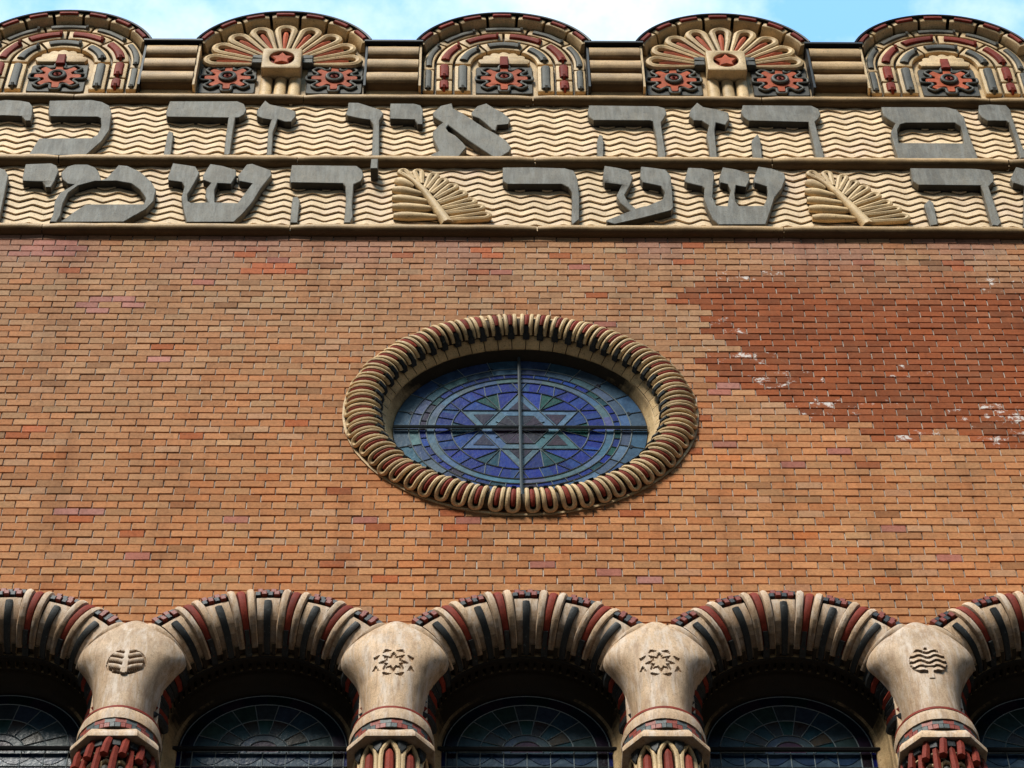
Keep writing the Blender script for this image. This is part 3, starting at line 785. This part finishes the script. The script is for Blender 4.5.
for k in range(6):
    ac = 2*pi*k/6+pi/6; v = pol(IR, ac)
    for (b0, b1, c) in ((-30, -11, MIDB), (-11, 11, GREEN), (11, 30, DEEP)):
        arc = [pol(.575, ac+radians(b0+(b1-b0)*i/4)) for i in range(5)]
        cell([v]+arc, c)
    for b0 in (-11, 11, 0): lead(v, pol(.575, ac+radians(b0)), .004)
    t = 2*pi*k/6; T = pol(TR, t); I1 = pol(IR, t-pi/6); I2 = pol(IR, t+pi/6)
    cell([T, I1, (0, 0), I2], PALEB)
    cell([pol(TR-.12, t), pol(IR-.045+.03, t-radians(17)), pol(IR-.045+.03, t+radians(17))], PURP, .004)
    cell([(0, 0), pol(.235, t-pi/6), pol(.235, t+pi/6)], PURP, .005)
    lead(T, I1); lead(T, I2); lead(pol(.235, t-pi/6), pol(.235, t+pi/6), .004); lead((0, 0), pol(.235, t), .004); lead((0, 0), pol(.235, t+pi/6), .004)
    lead(pol(IR, t-pi/6), pol(IR, t+pi/6), .004)
for r in (.575, .715, .785, .845, .93): leadring(r)
gm.obj('stained_glass', GLASS, oc); lm.obj('lead_lines', LEAD, oc)
m = MB(); m.tube([(-1.06, -GD-.03, 0), (1.06, -GD-.03, 0)], .017, 6); m.obj('glazing_bar', IRON, oc)
m = MB(); m.tube([(0, -GD-.035, -1.06), (0, -GD-.035, 1.06)], .015, 6); m.obj('glazing_bar', IRON, oc)

# ------------------------------------------------------------------ arches
AP = [(1.19, 0.0), (1.19, .035), (1.17, .070), (1.11, .098), (1.03, .105), (.95, .09), (.875, .055), (.815, .0), (.770, -.065), (.742, -.13), (.732, -.19)]
def ap(t, lift=0):
    f = t*(len(AP)-1); i = min(int(f), len(AP)-2); f -= i
    r = AP[i][0]*(1-f)+AP[i+1][0]*f; d = AP[i][1]*(1-f)+AP[i+1][1]*f
    j = max(0, min(len(AP)-2, i)); tx = AP[j+1][0]-AP[j][0]; ty = AP[j+1][1]-AP[j][1]; l = hypot(tx, ty)
    return r+ty/l*lift*(1 if True else 1), d-tx/l*lift
def apt(t, w, lift=0):
    r, d = ap(t, lift); th = w/1.0
    return Vector((r*sin(th), -d, r*cos(th)))
arch = thing('arch', (archx[2], 0, Z_SPR), 'striped arch over a dark recess, directly below the round window', 'arch', 'striped arches along the bottom')
# bed
rows = []
for i in range(97):
    a = radians(-104+208*i/96)
    rows.append([Vector((r*sin(a), -d, r*cos(a))) for r, d in [ap(j/12, -.035) for j in range(13)]+[(.79, -.17)]])
m = MB(); m.grid(rows); m.obj('arch_bed', BACKING, arch)
# flat cream voussoir with a black bar and chequer blocks on its crown
m = MB(); h = radians(4.9); rows = []
for i in range(5):
    a = -h+2*h*i/4; rows.append([apt(.36+.60*j/12, a, -.004) for j in range(13)])
back = [[apt(.36+.60*j/12, -h+2*h*i/4, -.06) for j in range(13)] for i in range(5)]
m.grid(rows); m.grid([[rows[0][j] for j in range(13)], [back[0][j] for j in range(13)]]); m.grid([[rows[4][j] for j in range(13)], [back[4][j] for j in range(13)]])
m.grid([[rows[i][12] for i in range(5)], [back[i][12] for i in range(5)]]); m.grid([[rows[i][0] for i in range(5)], [back[i][0] for i in range(5)]])
flatv = m.obj('voussoir', PALE, arch)
m = MB(); m.tube([apt(.41+.56*j/10, 0, .002) for j in range(11)], [.030, .032]+[.031-.0009*j for j in range(9)], 6, flat=.5); m.obj('black_bar', DARK, flatv)
m = MB()
for i in range(4):
    for j in range(2):
        a = radians(-5.0+2.5*i+(.6 if j else -.3)); r0 = 1.085+.056*j
        m.relief([sector(r0, r0+.047, a, a+radians(2.1), 2)], -.01, .108-.028*j+.010*((i+j) % 2), .004, ((.28, .06, .04) if (i+j) % 2 else (.04, .045, .05)))
m.obj('chequer_blocks', PAINT, flatv)
for s in (-1, 1):
    m = MB(); ps = []
    for t in (.84, .98):
        for w in (s*radians(3.9)-.02, s*radians(3.9)+.02):
            for lf in (-.04, .012): ps.append(apt(t, w, lf))
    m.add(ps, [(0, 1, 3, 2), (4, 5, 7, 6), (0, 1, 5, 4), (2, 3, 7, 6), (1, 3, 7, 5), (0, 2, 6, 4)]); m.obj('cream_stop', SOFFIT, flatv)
# bundle of three rounded ribs
m = MB()
m.tube([apt(.0+.88*j/12, 0, -.010) for j in range(13)], [.041-.0012*j for j in range(13)], 8, flat=.75)
redv = m.obj('red_rib', RED, arch)
for s in (-1, 1):
    m = MB(); m.tube([apt(.0+.88*j/12, s*radians(3.65), .002) for j in range(13)], [.036-.0008*j for j in range(13)], 8, flat=.8)
    m.obj('cream_rib', PALE, redv)
m = MB()
for t0, t1, w, lf in ((.70, .84, .022, .03), (.84, .99, .034, .012)):
    ps = []
    for t in (t0, t1):
        for ww in (-w, w):
            for l in (-.05, lf): ps.append(apt(t, ww, l))
    m.add(ps, [(0, 1, 3, 2), (4, 5, 7, 6), (0, 1, 5, 4), (2, 3, 7, 6), (1, 3, 7, 5), (0, 2, 6, 4)])
m.obj('bracket', DARK, redv)
for k in range(-8, 9):
    a = radians(10.6*k)
    src = flatv if k % 2 == 0 else redv
    if k == 0: continue
    if k == 1: src.rotation_euler = (0, a, 0); continue
    c = copy_tree(src, arch); c.rotation_euler = (0, a+random.uniform(-.006, .006), 0); q = random.uniform(.993, 1.005); c.scale = (q, random.uniform(.96, 1.05), q)
for sgn in (-1, 1):
    for k in range(9):   # dark and red block ends that curl under the arch beside each column
        a = radians(58+5.4*k)*sgn
        def lq(r, d): return Vector((r*sin(a), -d, r*cos(a)))
        m = MB(); m.tube([lq(.86, .03), lq(.80, .01), lq(.745, -.04), lq(.715, -.11), lq(.71, -.17)], [.03, .036, .038, .037, .034], 7)
        m.obj('block_end', DARK if k % 3 != 1 else RED, arch)
def ringrows(prof, a0=-90, a1=90, n=48, leg=1.5):
    rows = []
    rows.append([(-r, -d, -leg) for r, d in prof])
    for i in range(n+1):
        a = radians(a0+(a1-a0)*i/n); rows.append([(r*sin(a), -d, r*cos(a)) for r, d in prof])
    rows.append([(r, -d, -leg) for r, d in prof])
    return rows
m = MB(); m.grid(ringrows([(.80, -.19), (.725, -.185), (.712, -.195), (.708, -.23)])); m.obj('soffit_roll', DEEPSHADE, arch)
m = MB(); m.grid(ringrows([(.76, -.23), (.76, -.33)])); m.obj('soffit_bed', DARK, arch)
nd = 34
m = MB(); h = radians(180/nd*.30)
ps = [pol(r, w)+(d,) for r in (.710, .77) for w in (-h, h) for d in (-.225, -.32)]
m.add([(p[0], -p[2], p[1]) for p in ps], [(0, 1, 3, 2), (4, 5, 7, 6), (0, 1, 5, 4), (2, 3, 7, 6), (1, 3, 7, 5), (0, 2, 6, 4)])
den = m.obj('dentil', DEEPSHADE, arch); den.rotation_euler = (0, radians(-90+180*.5/nd), 0)
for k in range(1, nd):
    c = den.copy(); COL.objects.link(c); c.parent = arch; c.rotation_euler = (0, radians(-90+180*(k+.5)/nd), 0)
m = MB(); m.grid(ringrows([(.77, -.30), (.710, -.30), (.703, -.315), (.712, -.33), (.70, -.36), (.68, -.41), (.665, -.455), (.645, -.465), (.635, -.48), (.635, -.53)])); m.obj('inner_moulding', DEEPSHADE, arch, ang=60)
# window set back in the recess
def arched_window(x, label):
    global gm, lm, GD
    root = thing('arched_window', (x, 0, Z_SPR), label, 'window', 'arched stained glass windows in the recesses')
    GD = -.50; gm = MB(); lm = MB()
    D1 = (.02, .035, .05)
    cell(sector(0.001, .12, -pi/2, pi/2, 12), (.09, .02, .05))
    for k in range(6): a0 = -pi/2+pi*k/6; cell(sector(.12, .19, a0, a0+pi/6, 3), (.09, .14, .17))
    cols = [(.01, .07, .09), (.10, .06, .035), (.01, .06, .08), (.07, .04, .035), (.02, .10, .10), (.08, .045, .045), (.01, .07, .09), (.10, .06, .03), (.01, .07, .08)]
    for k in range(9):
        a0 = -pi/2+pi*k/9; cell(sector(.19, .35, a0, a0+pi/9, 3), cols[k]); lead(pol(.19, a0), pol(.35, a0), .004)
    for k in range(9):
        a0 = -pi/2+pi*k/9; cell(sector(.35, .52, a0, a0+pi/9, 3), (.08, .13, .16)); lead(pol(.35, a0), pol(.52, a0), .004)
    for k in range(10):
        a0 = -pi/2+pi*k/10; cell(sector(.52, .68, a0, a0+pi/10, 3), D1 if k % 3 else (.05, .03, .06))
    for r in (.12, .19, .35, .52, .62): leadring(r, .0045, (0, 0), -pi/2, pi/2, 36)
    # panels below the bar
    zt = 0
    cell([(-.68, -1.5), (.68, -1.5), (.68, -.40), (-.68, -.40)], (.015, .04, .10))
    cell([(-.52, -.16), (.52, -.16), (.52, 0), (-.52, 0)], (.08, .13, .17))
    for s in (-1, 1):
        for j in range(2):
            for i in range(2):
                xa, xb = sorted((s*(.52+.08*i), s*(.60+.08*i)))
                cell([(xa, -.16*(j+1)), (xb, -.16*(j+1)), (xb, -.16*j), (xa, -.16*j)], DEEP if (i+j) % 2 else PURP)
        lead((s*.52, 0), (s*.52, -1.4), .005); lead((s*.60, 0), (s*.60, -1.4), .004)
    for k in range(-2, 2):
        x0 = k*.26+.01; x1 = x0+.24
        top = [(x0+.24*i/8, -.02-.05*sin(pi*i/8)*(1 if k % 2 else .4)) for i in range(9)]
        bot = [(x1-.24*i/8, -.06-.08*sin(pi*i/8)) for i in range(9)]
        cell(top+bot, (.01, .04, .12), .004)
    for i in range(6):
        xa = -.52+1.04*i/6; cell([(xa, -.40), (xa+.173, -.40), (xa+.173, -.16), (xa, -.16)], (.012, .05, .11) if i % 2 else (.015, .03, .14)); lead((xa, 0), (xa, -1.4), .004)
    cell([(-.68, -.40), (-.52, -.40), (-.52, -.32), (-.68, -.32)], NAVY); cell([(.52, -.40), (.68, -.40), (.68, -.32), (.52, -.32)], NAVY)
    lead((-.66, -.16), (.66, -.16), .005)
    gm.obj('stained_glass', GLASS, root); lm.obj('lead_lines', LEAD, root)
    m = MB(); m.tube([(-.66, .53, 0), (.66, .53, 0)], .02, 6)
    m.v = [(x_, -GD-.03 if False else (.465+(y_-.53)), z_) for x_, y_, z_ in m.v]
    m.obj('glazing_bar', COPE, root)
    return root
names = ['partly cut off by the left edge', 'second from the left', 'middle one below the round window', 'fourth from the left', 'partly cut off by the right edge']
for i in range(5):
    if i != 2:
        c = copy_tree(arch); c.location = (archx[i], 0, Z_SPR)
        c['label'] = 'striped arch over a dark recess, ' + names[i]
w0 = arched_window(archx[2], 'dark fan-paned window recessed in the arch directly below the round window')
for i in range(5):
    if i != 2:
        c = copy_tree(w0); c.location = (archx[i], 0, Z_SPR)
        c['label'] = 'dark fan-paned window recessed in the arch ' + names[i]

# ------------------------------------------------------------------ columns
def interp(tab, z):
    for (z0, *a), (z1, *b) in zip(tab[:-1], tab[1:]):
        if z0 <= z <= z1:
            i = next(k for k in range(len(tab)) if tab[k][0] == z0); out = []
            t = (z-z0)/(z1-z0)
            for k in (1, 2):
                g = lambda j: (tab[j+1][k]-tab[j-1][k])/(tab[j+1][0]-tab[j-1][0]) if 0 < j < len(tab)-1 else 0
                m0, m1 = g(i)*(z1-z0), g(i+1)*(z1-z0); p0, p1 = tab[i][k], tab[i+1][k]
                out.append((2*t**3-3*t*t+1)*p0+(t**3-2*t*t+t)*m0+(3*t*t-2*t**3)*p1+(t**3-t*t)*m1)
            return out
    return list(tab[-1][1:])
TAB = [(-.40, .215, .30), (-.2, .218, .29), (0, .240, .28), (.14, .268, .268), (.26, .325, .25), (.36, .385, .23), (.44, .40, .215), (.52, .375, .20), (.62, .305, .18), (.72, .20, .15), (.79, .10, .12), (.825, .02, .09)]
SY = 1.2
def tri_in(x, z, T): return inside((x, z), T)
def sym_star(x, z):
    h = 0
    a = atan2(x, z); r = hypot(x, z)
    if r > .23: return 0
    k = round(a/(pi/4)); da = a-k*pi/4
    u = r*cos(da); v = abs(r*sin(da))
    # eight carved chevrons round the centre and eight small outer wedges between them
    if .05 < u < .135 and v < (.135-u)*.45 and v > (.095-u)*.45-.002: h = -.015
    k2 = round((a-pi/8)/(pi/4)); db = a-pi/8-k2*pi/4; u2 = r*cos(db); v2 = abs(r*sin(db))
    if .15 < u2 < .195 and v2 < .042*(1-(u2-.15)/.045) and v2 < .04: h = -.015
    return h
def sym_leaf(x, z):
    r = hypot(x, z*1.0)
    if r > .17: return 0
    if abs(x) < .024+.008*max(0, -z/.17): return .02
    if r > .155: return -.012
    rel = (abs(x)*-.45+z+.232)/.078
    f = rel % 1.0
    return .018*sin(pi*(f-.25)/.75)**.5 if f > .25 else -.016
def sym_tree(x, z):
    if -.20 < z < -.06 and abs(x) < .026+.25*max(0, z+.10): return .007
    w = .16*sqrt(max(0, 1-((z-.02)/.17)**2))
    if abs(x) < w and z > -.12:
        f = ((z+.016*cos(x*44)+.03*(1-(x/.16)**2)+.3)/.066) % 1.0
        return .022-.018*f if f < .86 else -.002
    return 0
def column(x, sym, kind, label):
    root = thing('column', (x, 0, Z_SPR), label, 'column', 'engaged columns between the arches')
    nz_, nx = 170, 110; rows = []
    for j in range(nz_+1):
        z = -.40+1.225*j/nz_
        w, d = interp(TAB, z); row = []
        for i in range(nx+1):
            q = -1+2*i/nx; q2 = sin(q*pi/2)*.55+q*.45
            xx = w*q2; dd = d*(max(0, 1-abs(q2)**2.4))**.5
            dd = dd*1.0-.02
            sx = xx; sz = (z-.16)
            if abs(sx) < .25 and abs(sz) < .26: dd += sym(sx*SY, sz*.86*SY)
            dd += .004*noise.noise(Vector((xx*5+x, z*5, 1)))
            row.append((xx, -dd, z))
        rows.append(row)
    m = MB(); m.grid(rows); m.obj('flared_shaft', PALE, root, ang=25)
    def band(r0, r1, z0, z1, mat, name, n=28, wob=0, parent=root):
        m = MB(); rows = []
        for zz, r in ((z1, r0-.05), (z1, r0), ((z0+z1)/2, (r0+r1)/2+wob), (z0, r1), (z0, r1-.06)):
            rows.append([(r*.98*sin(radians(-95+190*i/n)), -(r*cos(radians(-95+190*i/n))), zz) for i in range(n+1)])
        m.grid(rows); return m.obj(name, mat, parent, ang=50)
    band(.295, .298, -.40, -.375, RED, 'red_fillet')
    band(.298, .310, -.52, -.403, PALE, 'upper_band', wob=.008)
    # interlocking red and slate key band
    m = MB(); nn = 12
    band(.292, .292, -.61, -.52, BACKING, 'key_bed')
    for i in range(nn):
        a0 = radians(-90+180*i/nn); da = radians(180/nn)
        for (u0, u1, v0, v1, cc) in ((.05, .55, 0, .45, 0), (.05, 1.05, .5, .95, 1), (.6, 1.0, 0, .45, 1)):
            if i % 2: cc = 1-cc
            c = (.33, .08, .055) if cc else (.12, .13, .125)
            ps = []
            for rr in (.28, .303):
                for uu in (u0, u1):
                    for vv in (v0, v1):
                        t = a0+da*uu; ps.append((rr*.98*sin(t), -rr*cos(t), -.61+.09*vv+.003))
            m.add(ps, [(4, 5, 7, 6), (0, 1, 5, 4), (2, 3, 7, 6), (1, 3, 7, 5), (0, 2, 6, 4)], c)
    m.obj('key_band', PAINT, root)
    oct_ = [(-.312, -.1), (-.312, .165), (-.175, .312), (.175, .312), (.312, .165), (.312, -.1)]
    def octrow(k, z): return [(px*k, -py*k, z) for px, py in oct_]
    m = MB(); rr = .94
    rows = [octrow(.84, -.605), octrow(.90, -.612), octrow(.985, -.665), octrow(1.0, -.685), octrow(.995, -.712), octrow(.97, -.718), octrow(.6, -.718)]
    m.grid(rows); m.obj('corona', PALE, root, ang=30)
    band(.235, .20, -1.9, -.70, BACKING if kind == 'petal' else BACKING, 'capital_core')
    if kind == 'petal':
        for k, deg in enumerate((-88, -54, -18, 18, 54, 88) if False else (-70, -35, 0, 35, 70)):
            a = radians(deg)
            def q(w, z, r=.262): 
                t = a+w/.27; return Vector((r*.97*sin(t), -r*cos(t), z))
            pts = [q(-.064, -1.5), q(-.066, -1.1), q(-.066, -.88), q(-.058, -.81), q(-.030, -.755), q(0, -.720), q(.030, -.755), q(.058, -.81), q(.066, -.88), q(.066, -1.1), q(.064, -1.5)]
            m = MB(); m.tube(pts, .021, 8); o = m.obj('petal', CREAM, root)
            m = MB(); m.tube([q(0, -.79, .25), q(0, -.84, .255), q(0, -1.1, .258), q(0, -1.5, .258)], [.012, .032, .038, .038], 8); m.obj('inlay', RED, o)
            a += radians(17.5)
            m = MB(); m.relief([[(-.04, -.72), (.04, -.72), (.03, -.79), (0, -.84), (-.03, -.79)]], .235, .285, .008)
            vv = []
            for (xx, yy, zz) in m.v: vv.append(((-yy)*1.03*sin(a)+xx*cos(a), yy*cos(a)+xx*sin(a)*1.0, zz))
            m.v = vv; m.obj('wedge', DARK, root)
    else:
        for deg in (-87, -62, -37, -12, 13, 38, 63):
            a = radians(deg+5)
            def q(t, r, z): return Vector((r*.97*sin(t), -r*cos(t), z))
            m = MB(); m.tube([q(a+.05, .285, -.725), q(a+.02, .30, -.80), q(a-.02, .305, -.895)], [.028, .030, .031], 6); m.obj('upper_rod', RED, root)
            m = MB(); m.tube([q(a+.24, .262, -.79), q(a+.22, .285, -.98), q(a+.20, .29, -1.16)], [.027, .029, .030], 6); m.obj('lower_rod', RED, root)
            m = MB(); m.relief([[(-.033, -.724), (.033, -.724), (.033, -.79), (-.033, -.79)]], .22, .292, .006)
            b_ = a+.235; m.v = [((-yy)*1.03*sin(b_)+xx*cos(b_), yy*cos(b_)+xx*sin(b_), zz) for xx, yy, zz in m.v]; m.obj('wedge', DARK, root)
            def qq(w, z, r=.255, aa=a+.02): return q(aa+w/.27, r, z)
            m = MB(); m.tube([qq(-.05, -1.5), qq(-.05, -1.0), qq(-.04, -.94), qq(0, -.915), qq(.04, -.94), qq(.05, -1.0), qq(.05, -1.5)], .018, 7); o = m.obj('arched_frame', CREAM, root)
            m = MB(); m.tube([qq(0, -.98, .25), qq(0, -1.5, .25)], .028, 7); m.obj('inlay', SLATE, o)
        for zz in (-.835,):
            m = MB(); m.tube([(.262*1.04*sin(radians(t)), -.262*cos(radians(t)), zz) for t in range(-90, 91, 6)], .016, 7); m.obj('collar_cord', CREAM, root)
    m = MB(); m.box(-.25, .25, -.5, .0, -1.6, .3); m.obj('pier', PALE, root)
    return root
column(pil[0], sym_leaf, 'rods', 'pale column with a carved round ribbed leaf above red rods')
column(pil[1], sym_star, 'petal', 'pale column with a carved star, left of the arch below the round window')
column(pil[2], sym_star, 'petal', 'pale column with a carved star, right of the arch below the round window')
column(pil[3], sym_tree, 'rods', 'pale column with a carved rippled tree above red rods')

# ------------------------------------------------------------------ light
sun_dir = Vector((-.27, -.56, .79)).normalized()      # towards the sun
sd = bpy.data.lights.new('sun', 'SUN'); sd.energy = 4.6; sd.angle = radians(14); sd.color = (1, .95, .86)
so = bpy.data.objects.new('sun', sd); COL.objects.link(so); so.rotation_euler = sun_dir.to_track_quat('Z', 'Y').to_euler(); so.location = (-10, -20, 40)
w = bpy.data.worlds.new('World'); S.world = w; w.use_nodes = True; nt = w.node_tree
bg = nt.nodes['Background']
sky = N(nt, 'ShaderNodeTexSky', sky_type='NISHITA', sun_disc=False, sun_elevation=math.asin(sun_dir.z), sun_rotation=atan2(sun_dir.x, sun_dir.y), air_density=1.0, dust_density=1.0, ozone_density=1.0)
tc = N(nt, 'ShaderNodeTexCoord')
mp = N(nt, 'ShaderNodeMapping'); mp.inputs['Scale'].default_value = (1, 1, 1.6); nt.links.new(tc.outputs['Generated'], mp.inputs[0])
nf = noisef(nt, mp.outputs[0], 6.5, 7, .62)
cf = ramp(nt, nf, [(.42, (.12,)*3), (.66, (.95,)*3)])
sk = mix(nt, sky.outputs[0], (4.8, 9.4, 10.6), 1.0, 'MULTIPLY')
cl = mix(nt, sk, (23.5, 25.5, 25.5), cf)
sx = N(nt, 'ShaderNodeSeparateXYZ'); nt.links.new(tc.outputs['Generated'], sx.inputs[0])
cl = mix(nt, cl, ramp(nt, sx.outputs[2], [(.30, (.012,)*3), (.62, (.07,)*3), (.84, (1, 1, 1))]), 1.0, 'MULTIPLY')  # low sky dimmed to darken undersides, in place of unseen buildings opposite
nt.links.new(cl, bg.inputs[0]); bg.inputs[1].default_value = .055
S.view_settings.view_transform = 'Standard'; S.view_settings.look = 'None'; S.view_settings.exposure = 0; S.view_settings.gamma = 1
S.cycles.max_bounces = 6
